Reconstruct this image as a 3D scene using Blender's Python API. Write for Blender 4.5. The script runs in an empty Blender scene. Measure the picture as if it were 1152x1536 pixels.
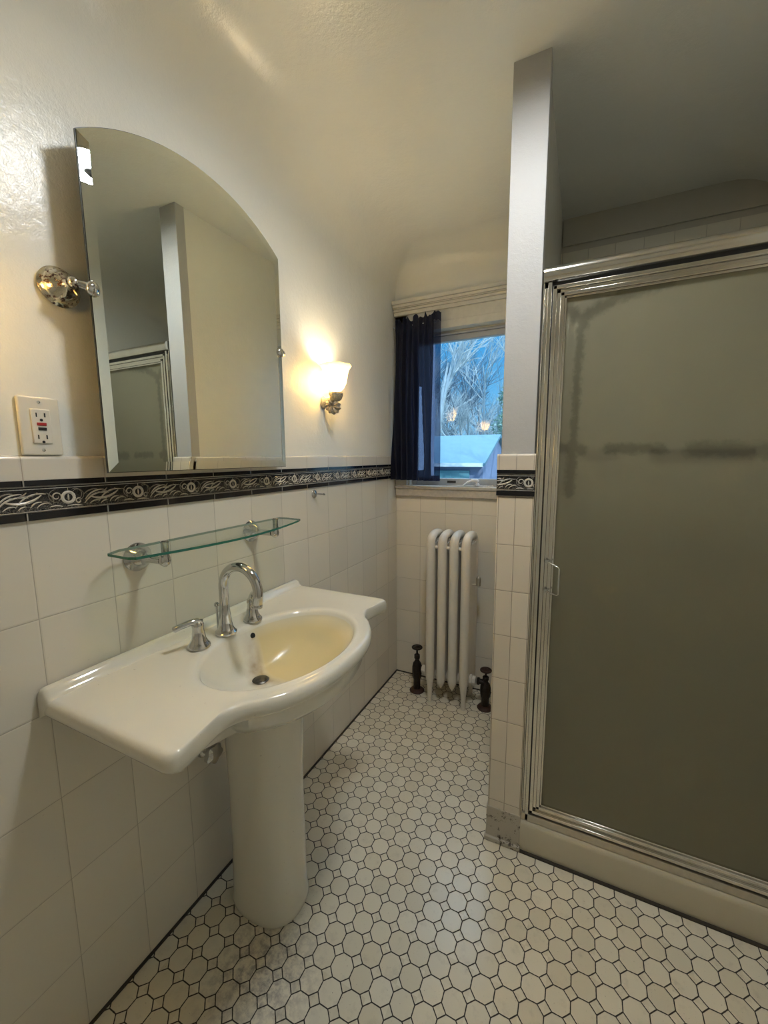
import bpy, bmesh, math, random
from mathutils import Vector, Matrix
PI = math.pi
rnd = random.Random(7)
S = bpy.context.scene
COL = S.collection

# ------------------------------------------------------------------ camera, world, lights, exposure
CX, H = 0.9804, 1.329
D = 2.1926            # back wall of the window alley
YF = 1.302            # front face of the pier and the shower opening
ZC = 2.40             # ceiling
cam_d = bpy.data.cameras.new('camera'); cam = bpy.data.objects.new('camera', cam_d); COL.objects.link(cam)
cam_d.sensor_fit = 'VERTICAL'; cam_d.sensor_height = 36; cam_d.lens = 609.14 / 1536 * 36; cam_d.clip_start = 0.02
R_, U_, F_ = Vector((0.90047, 0.434869, -0.006457)), Vector((-0.052539, 0.123505, 0.990952)), Vector((-0.431732, 0.891984, -0.13406))
cam.matrix_world = Matrix(((R_.x, U_.x, -F_.x, CX), (R_.y, U_.y, -F_.y, 0), (R_.z, U_.z, -F_.z, H), (0, 0, 0, 1)))
S.camera = cam
S.view_settings.view_transform = 'Standard'; S.view_settings.look = 'None'
S.view_settings.gamma = 1; S.view_settings.use_curve_mapping = False
S.view_settings.exposure = 1.4
CEIL_LAMP = 38.0; CEIL_COL = (0.95, 0.98, 1.0)
BULB = 62.0; SHADE_GLOW = 11.0; SCONCE_COL = (1.0, 0.89, 0.68)
SKY = 0.80; SUN = 1.1

w = bpy.data.worlds.new('sky'); S.world = w; w.use_nodes = True
wt = w.node_tree; wt.nodes.clear()
wo = wt.nodes.new('ShaderNodeOutputWorld'); wb = wt.nodes.new('ShaderNodeBackground')
tc = wt.nodes.new('ShaderNodeTexCoord'); sp = wt.nodes.new('ShaderNodeSeparateXYZ'); cr = wt.nodes.new('ShaderNodeValToRGB')
wt.links.new(tc.outputs['Generated'], sp.inputs[0]); wt.links.new(sp.outputs['Z'], cr.inputs[0])
cr.color_ramp.elements[0].position = 0.0; cr.color_ramp.elements[0].color = (0.13, 0.33, 0.52, 1)
for _p, _c in ((.62, (.55, .95, 1.4, 1)), (1.0, (2.0, 2.6, 3.4, 1))):
    _e = cr.color_ramp.elements.new(_p); _e.color = _c

_e = cr.color_ramp.elements.new(.30); _e.color = (.010, .17, .40, 1)
_l = [e for e in cr.color_ramp.elements if abs(e.position - 1) < 1e-6]
for e in _l: e.color = (2.0, 2.6, 3.4, 1)
wt.links.new(cr.outputs[0], wb.inputs[0]); wb.inputs[1].default_value = SKY
wt.links.new(wb.outputs[0], wo.inputs[0])
sd = bpy.data.lights.new('sun', 'SUN'); sd.energy = SUN; sd.color = (0.72, 0.90, 1.0); sd.angle = 0.01
sun = bpy.data.objects.new('sun', sd); COL.objects.link(sun)
sun.rotation_euler = Vector((-0.55, 0.55, -0.42)).to_track_quat('-Z', 'Y').to_euler()
pd = bpy.data.lights.new('window_portal', 'AREA'); pd.shape = 'RECTANGLE'; pd.size = 0.58; pd.size_y = 0.76; pd.cycles.is_portal = True
po = bpy.data.objects.new('window_portal', pd); COL.objects.link(po); po.location = (0.375, D + 0.10, 1.575)
po.rotation_euler = (-PI / 2, 0, 0)

# ------------------------------------------------------------------ materials
class NT:
    def __init__(s, name):
        s.m = bpy.data.materials.new(name); s.m.use_nodes = True; s.t = s.m.node_tree; s.t.nodes.clear()
        s.out = s.t.nodes.new('ShaderNodeOutputMaterial')
    def n(s, typ, **kw):
        x = s.t.nodes.new(typ)
        for k, v in kw.items(): setattr(x, k, v)
        return x
    def l(s, a, b): s.t.links.new(a, b)
    def math(s, op, a, b=None, c=None):
        x = s.n('ShaderNodeMath', operation=op)
        for i, v in enumerate((a, b, c)):
            if v is None: continue
            if hasattr(v, 'links'): s.l(v, x.inputs[i])
            else: x.inputs[i].default_value = v
        return x.outputs[0]
    def pos(s):
        g = s.n('ShaderNodeNewGeometry'); x = s.n('ShaderNodeSeparateXYZ'); s.l(g.outputs['Position'], x.inputs[0])
        s.P = g.outputs['Position']; return x.outputs
    def mix(s, f, a, b):
        x = s.n('ShaderNodeMix', data_type='RGBA')
        for i, v in ((0, f), (6, a), (7, b)):
            if hasattr(v, 'links'): s.l(v, x.inputs[i])
            elif i == 0: x.inputs[0].default_value = v
            else: x.inputs[i].default_value = (*v[:3], 1)
        return x.outputs[2]
    def noise(s, scale, detail=3, vec=None, rough=.5, dist=0):
        x = s.n('ShaderNodeTexNoise'); x.inputs['Scale'].default_value = scale; x.inputs['Detail'].default_value = detail
        x.inputs['Roughness'].default_value = rough; x.inputs['Distortion'].default_value = dist
        if vec is not None: s.l(vec, x.inputs['Vector'])
        return x.outputs['Fac']
    def step(s, v, lo, hi):
        x = s.n('ShaderNodeMapRange'); x.inputs[1].default_value = lo; x.inputs[2].default_value = hi; s.l(v, x.inputs[0]); return x.outputs[0]
    def bsdf(s, color, rough=.5, metal=0, **kw):
        b = s.n('ShaderNodeBsdfPrincipled')
        if hasattr(color, 'links'): s.l(color, b.inputs['Base Color'])
        else: b.inputs['Base Color'].default_value = (*color, 1)
        if hasattr(rough, 'links'): s.l(rough, b.inputs['Roughness'])
        else: b.inputs['Roughness'].default_value = rough
        b.inputs['Metallic'].default_value = metal
        for k, v in kw.items(): b.inputs[k.replace('_', ' ')].default_value = v
        s.b = b; s.l(b.outputs[0], s.out.inputs[0]); return b
    def bump(s, h, strength=.3, dist=.001):
        x = s.n('ShaderNodeBump'); x.inputs['Strength'].default_value = strength; x.inputs['Distance'].default_value = dist
        s.l(h, x.inputs['Height']); s.l(x.outputs[0], s.b.inputs['Normal'])

def simple(name, col, rough=.4, metal=0, nscale=40, amt=.12, bump=0, **kw):
    t = NT(name); t.pos(); f = t.noise(nscale, 3, t.P)
    t.bsdf(t.mix(f, [c * (1 - amt) for c in col], [min(1, c * (1 + amt)) for c in col]), rough, metal, **kw)
    if bump: t.bump(f, bump, .001)
    return t.m

def plaster(name, col, rough=.28, spec=.5):
    t = NT(name); t.pos()
    big = t.noise(2.2, 3, t.P); fine = t.noise(300, 2, t.P); med = t.noise(14, 4, t.P, .6)
    c = t.mix(big, [k * .95 for k in col], [k * 1.04 for k in col])
    t.bsdf(c, rough); t.b.inputs['Specular IOR Level'].default_value = spec
    h = t.math('ADD', t.math('MULTIPLY', fine, .16), t.math('ADD', t.math('MULTIPLY', med, .75), t.math('MULTIPLY', t.noise(90, 2, t.P), .22)))
    t.bump(h, .55, .004); return t.m

def tile(name, ax, u0, pu, z0, pz, col=(.74, .69, .585), grout=(.44, .40, .32), gw=.0010, rough=.16):
    t = NT(name); o = t.pos()
    def dist(c, c0, p):
        f = t.math('FRACT', t.math('DIVIDE', t.math('SUBTRACT', c, c0), p))
        return t.math('MULTIPLY', t.math('SUBTRACT', .5, t.math('ABSOLUTE', t.math('SUBTRACT', f, .5))), p), t.math('FLOOR', t.math('DIVIDE', t.math('SUBTRACT', c, c0), p))
    du, iu = dist(o[ax], u0, pu); dz, iz = dist(o[2], z0, pz)
    dm = t.math('MINIMUM', du, dz)
    cid = t.n('ShaderNodeCombineXYZ'); t.l(iu, cid.inputs[0]); t.l(iz, cid.inputs[1])
    wn = t.n('ShaderNodeTexWhiteNoise'); t.l(cid.outputs[0], wn.inputs['Vector'])
    c = t.mix(wn.outputs['Value'], [k * .955 for k in col], [k * 1.04 for k in col])
    spk = t.step(t.noise(130, 2, t.P, .6), .70, .78)
    c = t.mix(t.math('MULTIPLY', spk, .25), c, (.33, .29, .22))
    g = t.step(dm, gw * .5, gw * 1.15)
    c = t.mix(g, grout, c)
    t.bsdf(c, t.math('SUBTRACT', .8, t.math('MULTIPLY', g, .8 - rough)))
    h = t.math('ADD', t.step(dm, 0, .0035), t.math('MULTIPLY', t.noise(9, 2, t.P), .5))
    t.bump(h, .5, .0012); return t.m

def floor_mat():
    t = NT('octagon_floor_tile'); o = t.pos(); p = .05715; a = p * .2929
    def loc(c, c0):
        q = t.math('ADD', t.math('DIVIDE', t.math('SUBTRACT', c, c0), p), .5)
        return t.math('MULTIPLY', t.math('SUBTRACT', t.math('FRACT', q), .5), p), t.math('FLOOR', q), q
    u, iu, qu = loc(o[0], .797); v, iv, qv = loc(o[1], 1.072)
    au, av = t.math('ABSOLUTE', u), t.math('ABSOLUTE', v); s = t.math('ADD', au, av)
    dd = t.math('MULTIPLY', t.math('SUBTRACT', s, a), .7071)          # signed distance to the dot's edge
    de = t.math('MINIMUM', au, av)
    outer = t.math('MINIMUM', dd, de); inside = t.math('MULTIPLY', dd, -1)
    isdot = t.math('LESS_THAN', s, a)
    dist = t.math('ADD', t.math('MULTIPLY', inside, isdot), t.math('MULTIPLY', outer, t.math('SUBTRACT', 1, isdot)))
    wob = t.math('MULTIPLY', t.math('SUBTRACT', t.noise(160, 2, t.P), .5), .0012)
    dist = t.math('ADD', dist, wob)
    g = t.step(dist, .0010, .0018)
    # tile id: octagon centres are half a pitch away from the dots
    iou = t.math('FLOOR', t.math('SUBTRACT', qu, .5)); iov = t.math('FLOOR', t.math('SUBTRACT', qv, .5))
    cid = t.n('ShaderNodeCombineXYZ'); t.l(iou, cid.inputs[0]); t.l(iov, cid.inputs[1]); t.l(isdot, cid.inputs[2])
    wn = t.n('ShaderNodeTexWhiteNoise'); t.l(cid.outputs[0], wn.inputs['Vector'])
    base = t.mix(wn.outputs['Value'], (.70, .64, .50), (.80, .745, .61))
    # worn grey-violet scuffs near the pedestal, a shape of their own
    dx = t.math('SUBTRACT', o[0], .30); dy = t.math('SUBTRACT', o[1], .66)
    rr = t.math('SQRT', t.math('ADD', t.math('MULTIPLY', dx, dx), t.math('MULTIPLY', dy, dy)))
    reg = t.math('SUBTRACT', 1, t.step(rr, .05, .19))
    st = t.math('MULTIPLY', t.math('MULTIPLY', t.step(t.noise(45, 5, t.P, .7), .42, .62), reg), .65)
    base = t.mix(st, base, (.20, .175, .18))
    dirt = t.math('MULTIPLY', t.step(t.noise(24, 5, t.P, .7), .55, .8), .35)
    base = t.mix(dirt, base, (.34, .30, .24))
    spk = t.math('MULTIPLY', t.step(t.noise(220, 2, t.P), .70, .76), .6)
    base = t.mix(spk, base, (.16, .12, .08))
    c = t.mix(g, t.mix(t.noise(30, 2, t.P), (.018, .014, .010), (.05, .04, .028)), base)
    t.bsdf(c, t.math('SUBTRACT', .85, t.math('MULTIPLY', g, .62)))
    h = t.math('ADD', t.step(dist, 0, .003), t.math('MULTIPLY', wn.outputs['Value'], .25))
    t.bump(h, .5, .001); return t.m

M = {}
M['plaster'] = plaster('cream_painted_plaster', (.80, .795, .73), .22, .36)
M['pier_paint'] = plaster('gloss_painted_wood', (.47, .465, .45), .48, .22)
M['shower_plaster'] = plaster('shower_paint', (.50, .47, .39), .5)
M['tile_left'] = tile('wall_tile_left', 1, .406, .152, 1.005, .203)
M['tile_back'] = tile('wall_tile_back', 0, .003, .1505, 1.012, .203, (.78, .735, .63))
M['tile_pier'] = tile('wall_tile_pier', 0, .753, .0505, 1.054, .1495, (.74, .66, .54), (.30, .24, .17))
M['tile_part'] = tile('wall_tile_partition', 1, YF, .152, 1.005, .203)
M['tile_shower'] = tile('shower_tile', 0, .85, .108, 1.3, .108, (.74, .70, .58))
M['floor'] = floor_mat()
M['cap'] = tile('cap_tile', 1, .406, .152, 1.7, .9, (.70, .66, .58), (.40, .34, .27))
M['cap_x'] = tile('cap_tile_across', 0, .753, .0505, 1.7, .9, (.68, .61, .51), (.40, .34, .27))
M['liner'] = tile('black_liner_tile', 1, .406, .152, 1.7, .9, (.008, .007, .008), (.42, .40, .35), .0013, .10)
M['liner_x'] = simple('black_liner_across', (.008, .007, .008), .1)
def bandbase():
    t = NT('border_tile_ground'); o = t.pos(); lo = t.math('SUBTRACT', 1, t.step(o[2], 1.226, 1.256))
    f = t.math('MULTIPLY', t.step(t.noise(230, 4, t.P, .7, 2.5), .48, .60), t.math('ADD', .05, t.math('MULTIPLY', lo, .6)))
    t.bsdf(t.mix(f, (.010, .008, .008), (.40, .37, .31)), .2); return t.m
M['band_black'] = bandbase()
M['dark_tile'] = simple('dark_tile', (.012, .010, .010), .18)
M['band_relief'] = simple('border_tile_relief', (.60, .56, .48), .25, 0, 260, .35)
M['band_relief_dim'] = simple('border_tile_relief_grey', (.30, .275, .24), .25, 0, 260, .5)
M['grime'] = simple('dark_grout_line', (.045, .036, .026), .9, 0, 60, .5)
def porcelain():
    t = NT('white_porcelain'); o = t.pos()
    c = (.74, .71, .61)
    spk = t.math('MULTIPLY', t.step(t.noise(95, 2, t.P, .6), .72, .77), .35)
    col = t.mix(spk, c, (.30, .24, .16)); t.bsdf(col, .10); t.b.inputs['Coat Weight'].default_value = .3; return t.m
M['porcelain'] = porcelain()
def basin_stain():
    t = NT('stained_basin_porcelain'); o = t.pos()
    # mineral stain on the far half of the bowl: a sharp-edged wedge plus a rust streak running to the drain
    e = t.math('ADD', t.math('MULTIPLY', t.math('SUBTRACT', o[1], .80), 1.0), t.math('MULTIPLY', t.math('SUBTRACT', o[0], .22), .35))
    e = t.math('ADD', e, t.math('MULTIPLY', t.math('SUBTRACT', t.noise(9, 3, t.P), .5), .06))
    f = t.math('MULTIPLY', t.step(e, .0, .035), t.math('SUBTRACT', 1, t.math('MULTIPLY', t.step(o[2], .80, .842), .75)))
    col = t.mix(f, (.72, .70, .61), (.70, .59, .33))
    dx = t.math('SUBTRACT', o[0], .20); dy = t.math('SUBTRACT', o[1], .795)
    rr = t.math('SQRT', t.math('ADD', t.math('MULTIPLY', dx, dx), t.math('MULTIPLY', dy, dy)))
    s2 = t.math('MULTIPLY', t.math('SUBTRACT', 1, t.step(rr, .025, .085)), t.step(t.noise(22, 3, t.P, .5), .28, .62))
    s2 = t.math('MULTIPLY', s2, t.math('MULTIPLY', t.math('SUBTRACT', 1, t.step(e, .015, .03)), t.step(e, -.040, .0)))
    col = t.mix(t.math('MULTIPLY', s2, .8), col, (.30, .17, .055))
    t.bsdf(col, .24); return t.m
M['basin'] = basin_stain()
M['chrome'] = simple('polished_chrome', (.58, .58, .57), .07, 1, 8, .05)
M['alu'] = simple('bright_aluminium', (.70, .68, .63), .16, 1, 25, .08)
M['alu_dull'] = simple('oxidised_aluminium', (.55, .52, .46), .32, 1, 60, .18)
def tarnish():
    t = NT('tarnished_nickel'); t.pos(); f = t.step(t.noise(110, 4, t.P, .7), .50, .60)
    z = t.pos()
    t.bsdf(t.mix(f, (.72, .68, .56), (.13, .07, .05)), t.math('ADD', .12, t.math('MULTIPLY', f, .4)), 1); return t.m
M['tarnish'] = tarnish()
M['mirror'] = NT('mirror_silver'); M['mirror'].bsdf((.80, .84, .78), 0.0, 1); M['mirror'] = M['mirror'].m
M['drain'] = simple('dark_drain_metal', (.16, .15, .13), .35, 1, 60, .2)
M['mirror_edge'] = simple('mirror_edge_dark', (.03, .035, .03), .3)
M['black_hole'] = simple('black_void', (.004, .004, .004), .6)
M['plastic'] = simple('ivory_plastic', (.72, .69, .60), .3, 0, 20, .05)
M['red'] = simple('red_button', (.42, .02, .02), .4)
M['blackp'] = simple('black_plastic', (.012, .012, .012), .4)
M['rad'] = simple('radiator_enamel', (.74, .69, .60), .35, 0, 30, .05, .15)
M['iron'] = simple('dark_cast_iron', (.030, .022, .017), .45, .6, 90, .5, .5)
M['rust'] = simple('rusty_iron', (.06, .028, .018), .6, .3, 90, .5, .6)
M['wintrim'] = simple('window_trim_paint', (.64, .62, .55), .35, 0, 35, .12, .3)
M['sillwood'] = simple('grey_sill_paint', (.50, .47, .41), .5, 0, 60, .22, .4)
M['sash'] = simple('window_sash', (.42, .44, .46), .4, 0, 20, .1)
M['whitep'] = simple('white_vinyl', (.75, .75, .76), .3, 0, 20, .05)
def chipped():
    t = NT('chipped_painted_wood'); t.pos(); f = t.step(t.noise(30, 6, t.P, .8), .555, .60); k = t.noise(7, 3, t.P)
    t.bsdf(t.mix(f, t.mix(k, (.44, .39, .31), (.54, .49, .40)), (.075, .05, .032)), .5); t.bump(t.math('SUBTRACT', 1, f), .5, .002); return t.m
M['chipped'] = chipped()
M['curb'] = simple('curb_paint', (.54, .49, .37), .35, 0, 14, .06, .15)
def glassy(name, tint, fres=1.45, rough=0.0):
    t = NT(name); tr = t.n('ShaderNodeBsdfTransparent'); tr.inputs[0].default_value = (*tint, 1)
    gl = t.n('ShaderNodeBsdfGlossy'); gl.inputs['Roughness'].default_value = rough
    fr = t.n('ShaderNodeFresnel'); fr.inputs[0].default_value = fres; gg = t.n('ShaderNodeNewGeometry')
    fac = t.math('MULTIPLY', fr.outputs[0], t.math('SUBTRACT', 1, gg.outputs['Backfacing']))
    mx = t.n('ShaderNodeMixShader'); t.l(fac, mx.inputs[0]); t.l(tr.outputs[0], mx.inputs[1]); t.l(gl.outputs[0], mx.inputs[2]); t.l(mx.outputs[0], t.out.inputs[0]); return t.m
M['pane'] = glassy('window_pane', (.95, .97, .97))
M['shelf_glass'] = glassy('shelf_glass', (.86, .92, .88))
M['glass_edge'] = simple('green_glass_edge', (.03, .16, .11), .1, 0, 30, .2)
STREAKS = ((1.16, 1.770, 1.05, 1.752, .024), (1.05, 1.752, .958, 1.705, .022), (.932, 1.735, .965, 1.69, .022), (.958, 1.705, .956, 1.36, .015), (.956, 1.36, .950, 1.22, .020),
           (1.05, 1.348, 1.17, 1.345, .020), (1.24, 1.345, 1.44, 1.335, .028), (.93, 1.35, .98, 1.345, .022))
def obscure():
    t = NT('obscure_shower_glass'); o = t.pos()
    mp = t.n('ShaderNodeVectorMath', operation='MULTIPLY'); t.l(t.P, mp.inputs[0]); mp.inputs[1].default_value = (1, 1, .35)
    n1 = t.noise(95, 2, mp.outputs[0]); bp = t.n('ShaderNodeBump'); bp.inputs['Strength'].default_value = .3; bp.inputs['Distance'].default_value = .002; t.l(n1, bp.inputs['Height'])
    rf = t.n('ShaderNodeBsdfRefraction'); rf.inputs['IOR'].default_value = 1.15; rf.inputs['Roughness'].default_value = .045; rf.inputs[0].default_value = (.80, .79, .66, 1)
    t.l(bp.outputs[0], rf.inputs['Normal'])
    tl = t.n('ShaderNodeBsdfTranslucent'); tl.inputs[0].default_value = (.5, .5, .42, 1)
    df = t.n('ShaderNodeBsdfDiffuse'); 
    scum = t.math('ADD', .5, t.math('MULTIPLY', t.noise(4, 3, t.P), .5))
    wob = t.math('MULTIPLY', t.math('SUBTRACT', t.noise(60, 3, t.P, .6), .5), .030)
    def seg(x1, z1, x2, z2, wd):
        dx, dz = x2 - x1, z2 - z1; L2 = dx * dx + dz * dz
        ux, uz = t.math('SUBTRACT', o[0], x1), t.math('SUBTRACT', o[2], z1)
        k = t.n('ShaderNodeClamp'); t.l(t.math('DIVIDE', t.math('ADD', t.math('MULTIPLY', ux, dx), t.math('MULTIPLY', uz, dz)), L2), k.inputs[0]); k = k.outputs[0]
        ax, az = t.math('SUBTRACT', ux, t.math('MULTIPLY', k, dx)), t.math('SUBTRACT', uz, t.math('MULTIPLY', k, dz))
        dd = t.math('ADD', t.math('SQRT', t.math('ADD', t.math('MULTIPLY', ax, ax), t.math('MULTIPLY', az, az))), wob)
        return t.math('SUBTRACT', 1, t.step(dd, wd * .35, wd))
    mk = None  # dark refracted shapes from behind the glass, painted into its diffuse colour
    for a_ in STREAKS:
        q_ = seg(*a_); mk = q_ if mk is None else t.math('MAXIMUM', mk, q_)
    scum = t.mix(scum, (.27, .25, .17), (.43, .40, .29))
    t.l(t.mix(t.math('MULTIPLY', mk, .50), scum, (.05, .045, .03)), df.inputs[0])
    gl = t.n('ShaderNodeBsdfGlossy'); gl.inputs['Roughness'].default_value = .28; t.l(bp.outputs[0], gl.inputs['Normal'])
    fr = t.n('ShaderNodeFresnel'); fr.inputs[0].default_value = 1.45
    m0 = t.n('ShaderNodeMixShader'); m0.inputs[0].default_value = .18; t.l(rf.outputs[0], m0.inputs[1]); t.l(tl.outputs[0], m0.inputs[2])
    m1 = t.n('ShaderNodeMixShader'); m1.inputs[0].default_value = .38; t.l(m0.outputs[0], m1.inputs[1]); t.l(df.outputs[0], m1.inputs[2])
    gg = t.n('ShaderNodeNewGeometry'); m2 = t.n('ShaderNodeMixShader'); t.l(t.math('MULTIPLY', fr.outputs[0], t.math('SUBTRACT', 1, gg.outputs['Backfacing'])), m2.inputs[0]); t.l(m1.outputs[0], m2.inputs[1]); t.l(gl.outputs[0], m2.inputs[2])
    t.l(m2.outputs[0], t.out.inputs[0]); return t.m
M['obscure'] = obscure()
def sheer(name, op):
    t = NT(name); t.pos(); tr = t.n('ShaderNodeBsdfTransparent'); tr.inputs[0].default_value = (.75, .8, 1, 1)
    b = t.n('ShaderNodeBsdfPrincipled'); b.inputs['Base Color'].default_value = (.006, .008, .022, 1); b.inputs['Roughness'].default_value = .75
    tl = t.n('ShaderNodeBsdfTranslucent'); tl.inputs[0].default_value = (.02, .025, .07, 1)
    ms = t.n('ShaderNodeMixShader'); ms.inputs[0].default_value = .3; t.l(b.outputs[0], ms.inputs[1]); t.l(tl.outputs[0], ms.inputs[2])
    mx = t.n('ShaderNodeMixShader'); mx.inputs[0].default_value = op; t.l(tr.outputs[0], mx.inputs[1]); t.l(ms.outputs[0], mx.inputs[2]); t.l(mx.outputs[0], t.out.inputs[0]); return t.m
M['curtain'] = sheer('black_sheer_gathered', .975)
M['curtain_thin'] = sheer('black_sheer_single', .70)
def lampglass(name, col, em, base=(.85, .8, .65)):
    t = NT(name); b = t.bsdf(base, .3); b.inputs['Emission Color'].default_value = (*col, 1); b.inputs['Emission Strength'].default_value = em
    b.inputs['Transmission Weight'].default_value = 0
    tl = t.n('ShaderNodeBsdfTranslucent'); tl.inputs[0].default_value = (.95, .82, .52, 1)
    mx = t.n('ShaderNodeMixShader'); mx.inputs[0].default_value = .78; t.l(b.outputs[0], mx.inputs[1]); t.l(tl.outputs[0], mx.inputs[2]); t.l(mx.outputs[0], t.out.inputs[0]); return t.m
M['shade'] = lampglass('amber_frosted_glass', (1, .64, .21), .30)
_t = M['shade'].node_tree; _b = [n for n in _t.nodes if n.type == 'BSDF_PRINCIPLED'][0]
_g = _t.nodes.new('ShaderNodeNewGeometry'); _s = _t.nodes.new('ShaderNodeSeparateXYZ'); _r = _t.nodes.new('ShaderNodeMapRange')
_t.links.new(_g.outputs['Position'], _s.inputs[0]); _t.links.new(_s.outputs['Z'], _r.inputs[0]); _t.links.new(_r.outputs[0], _b.inputs['Emission Strength'])
_r.inputs[1].default_value = 1.682; _r.inputs[2].default_value = 1.650; _r.inputs[3].default_value = .8; _r.inputs[4].default_value = SHADE_GLOW
t = NT('ceiling_lamp_glass'); t.bsdf((.8, .85, .9), .3); t.b.inputs['Emission Color'].default_value = (*CEIL_COL, 1); t.b.inputs['Emission Strength'].default_value = CEIL_LAMP; M['ceil_glass'] = t.m
t = NT('bulb_glow'); t.bsdf((1, 1, 1), .3); t.b.inputs['Emission Color'].default_value = (*SCONCE_COL, 1); t.b.inputs['Emission Strength'].default_value = BULB; M['bulb'] = t.m
M['pewter'] = simple('speckled_stone_resin', (.36, .32, .25), .5, .2, 150, .85, .8)
M['asphalt'] = simple('garage_shingles', (.13, .25, .31), .8, 0, 6, .12)
M['teal_door'] = simple('garage_door_paint', (.15, .34, .38), .6, 0, 4, .08)
M['brickext'] = simple('garage_brick', (.20, .24, .36), .9, 0, 5, .2)
M['bark'] = simple('pale_bark', (.42, .48, .50), .85, 0, 3, .3)
M['bark_dark'] = simple('dark_bark', (.10, .15, .20), .9, 0, 3, .3)  # darker blue-grey bark for most of the farther trees
M['ever'] = simple('evergreen_needles', (.30, .44, .36), .9, 0, 2, .4)
M['ground'] = simple('ground_leaf_litter', (.16, .17, .14), .95, 0, 1.5, .3)
M['nbr'] = simple('neighbour_stucco', (.42, .46, .56), .9, 0, 2, .15)
M['nbr_trim'] = simple('neighbour_white_trim', (.8, .85, .85), .6, 0, 2, .05)

# ------------------------------------------------------------------ mesh helpers
class MB:
    def __init__(s): s.bm = bmesh.new(); s.mi = 0
    def _set(s, faces):
        for f in faces: f.material_index = s.mi
        return faces
    def box(s, x0, x1, y0, y1, z0, z1):
        v = [s.bm.verts.new(p) for p in ((x0, y0, z0), (x1, y0, z0), (x1, y1, z0), (x0, y1, z0), (x0, y0, z1), (x1, y0, z1), (x1, y1, z1), (x0, y1, z1))]
        return s._set([s.bm.faces.new([v[i] for i in q]) for q in ((0, 3, 2, 1), (4, 5, 6, 7), (0, 1, 5, 4), (1, 2, 6, 5), (2, 3, 7, 6), (3, 0, 4, 7))])
    def rings(s, rings, close_u=True, cap0=True, cap1=True):
        vs = [[s.bm.verts.new(p) for p in r] for r in rings]; n = len(vs[0]); fs = []
        for a, b in zip(vs, vs[1:]):
            for i in range(n if close_u else n - 1):
                j = (i + 1) % n
                try: fs.append(s.bm.faces.new((a[i], a[j], b[j], b[i])))
                except ValueError: pass
        if cap0: fs.append(s.bm.faces.new(list(reversed(vs[0]))))
        if cap1: fs.append(s.bm.faces.new(vs[-1]))
        return s._set(fs)
    def lathe(s, prof, origin, axis=(0, 0, 1), n=32, lobes=None, sx=1, sy=1):
        """prof: list of (r, h) along axis"""
        ax = Vector(axis).normalized(); q = Vector((0, 0, 1)).rotation_difference(ax); o = Vector(origin); R = []
        for k, (r, h) in enumerate(prof):
            ring = []
            for i in range(n):
                a = 2 * PI * i / n; rr = max(r, 1e-5)
                if lobes: rr *= 1 + lobes[1] * (lobes[2][k] if len(lobes) > 2 else 1) * math.cos(lobes[0] * a)
                ring.append(o + q @ Vector((rr * math.cos(a) * sx, rr * math.sin(a) * sy, h)))
            R.append(ring)
        return s.rings(R)
    def tube(s, pts, rad, n=14, cap=True, flat=1):
        pts = [Vector(p) for p in pts]; m = len(pts); rad = rad if isinstance(rad, (list, tuple)) else [rad] * m
        R = []; up = None
        for i, p in enumerate(pts):
            d = (pts[min(i + 1, m - 1)] - pts[max(i - 1, 0)]).normalized()
            if up is None:
                up = Vector((0, 0, 1)) if abs(d.z) < .9 else Vector((1, 0, 0))
            a = (up - d * up.dot(d)).normalized(); b = d.cross(a); up = a
            R.append([p + (a * math.cos(2 * PI * k / n) * flat + b * math.sin(2 * PI * k / n)) * rad[i] for k in range(n)])
        return s.rings(R, True, cap, cap)
    def prism(s, pts, v):
        v = Vector(v); return s.rings([[Vector(p) for p in pts], [Vector(p) + v for p in pts]])
    def build(s, name, mats, parent=None, smooth=None, bevel=0, seg=2):
        bmesh.ops.recalc_face_normals(s.bm, faces=s.bm.faces)
        me = bpy.data.meshes.new(name); s.bm.to_mesh(me); s.bm.free()
        for m in (mats if isinstance(mats, (list, tuple)) else [mats]): me.materials.append(m)
        ob = bpy.data.objects.new(name, me); COL.objects.link(ob)
        if parent is not None:
            ob.parent = parent; ob.matrix_parent_inverse = Matrix.Translation(-parent_loc(parent))
        if bevel:
            md = ob.modifiers.new('bevel', 'BEVEL'); md.width = bevel; md.segments = seg; md.limit_method = 'ANGLE'; md.angle_limit = .6
        if smooth or bevel:
            me.shade_smooth()
            me.set_sharp_from_angle(angle=math.radians(smooth if smooth else 35))
        return ob
def parent_loc(p):
    v = Vector(p.location)
    while p.parent is not None:
        p = p.parent; v = v if p is None else v
        break
    return WL.get(p.name, v) if False else v
def catmull(P, k=8):
    P = [Vector(p) for p in P]; out = []
    for i in range(len(P) - 1):
        a, b, c, d = P[max(i - 1, 0)], P[i], P[i + 1], P[min(i + 2, len(P) - 1)]
        for j in range(k):
            t_ = j / k
            out.append(.5 * ((2 * b) + (c - a) * t_ + (2 * a - 5 * b + 4 * c - d) * t_ ** 2 + (3 * b - a - 3 * c + d) * t_ ** 3))
    out.append(P[-1]); return out
def tag(o, label, cat=None, group=None):
    o['label'] = label
    if cat: o['category'] = cat
    if group: o['group'] = group
    return o
def thing(name, label, cat, loc=(0, 0, 0), group=None):
    o = bpy.data.objects.new(name, None); COL.objects.link(o); o.location = loc; o.empty_display_size = .05
    return tag(o, label, cat, group)
def struct(o, kind='structure'): o['kind'] = kind; return o

# ------------------------------------------------------------------ room shell
XR = 1.68; Y0 = -1.05
b = MB(); b.box(-.12, XR + .1, Y0 - .1, D + .12, -.08, 0); struct(b.build('floor', M['floor']))
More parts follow.
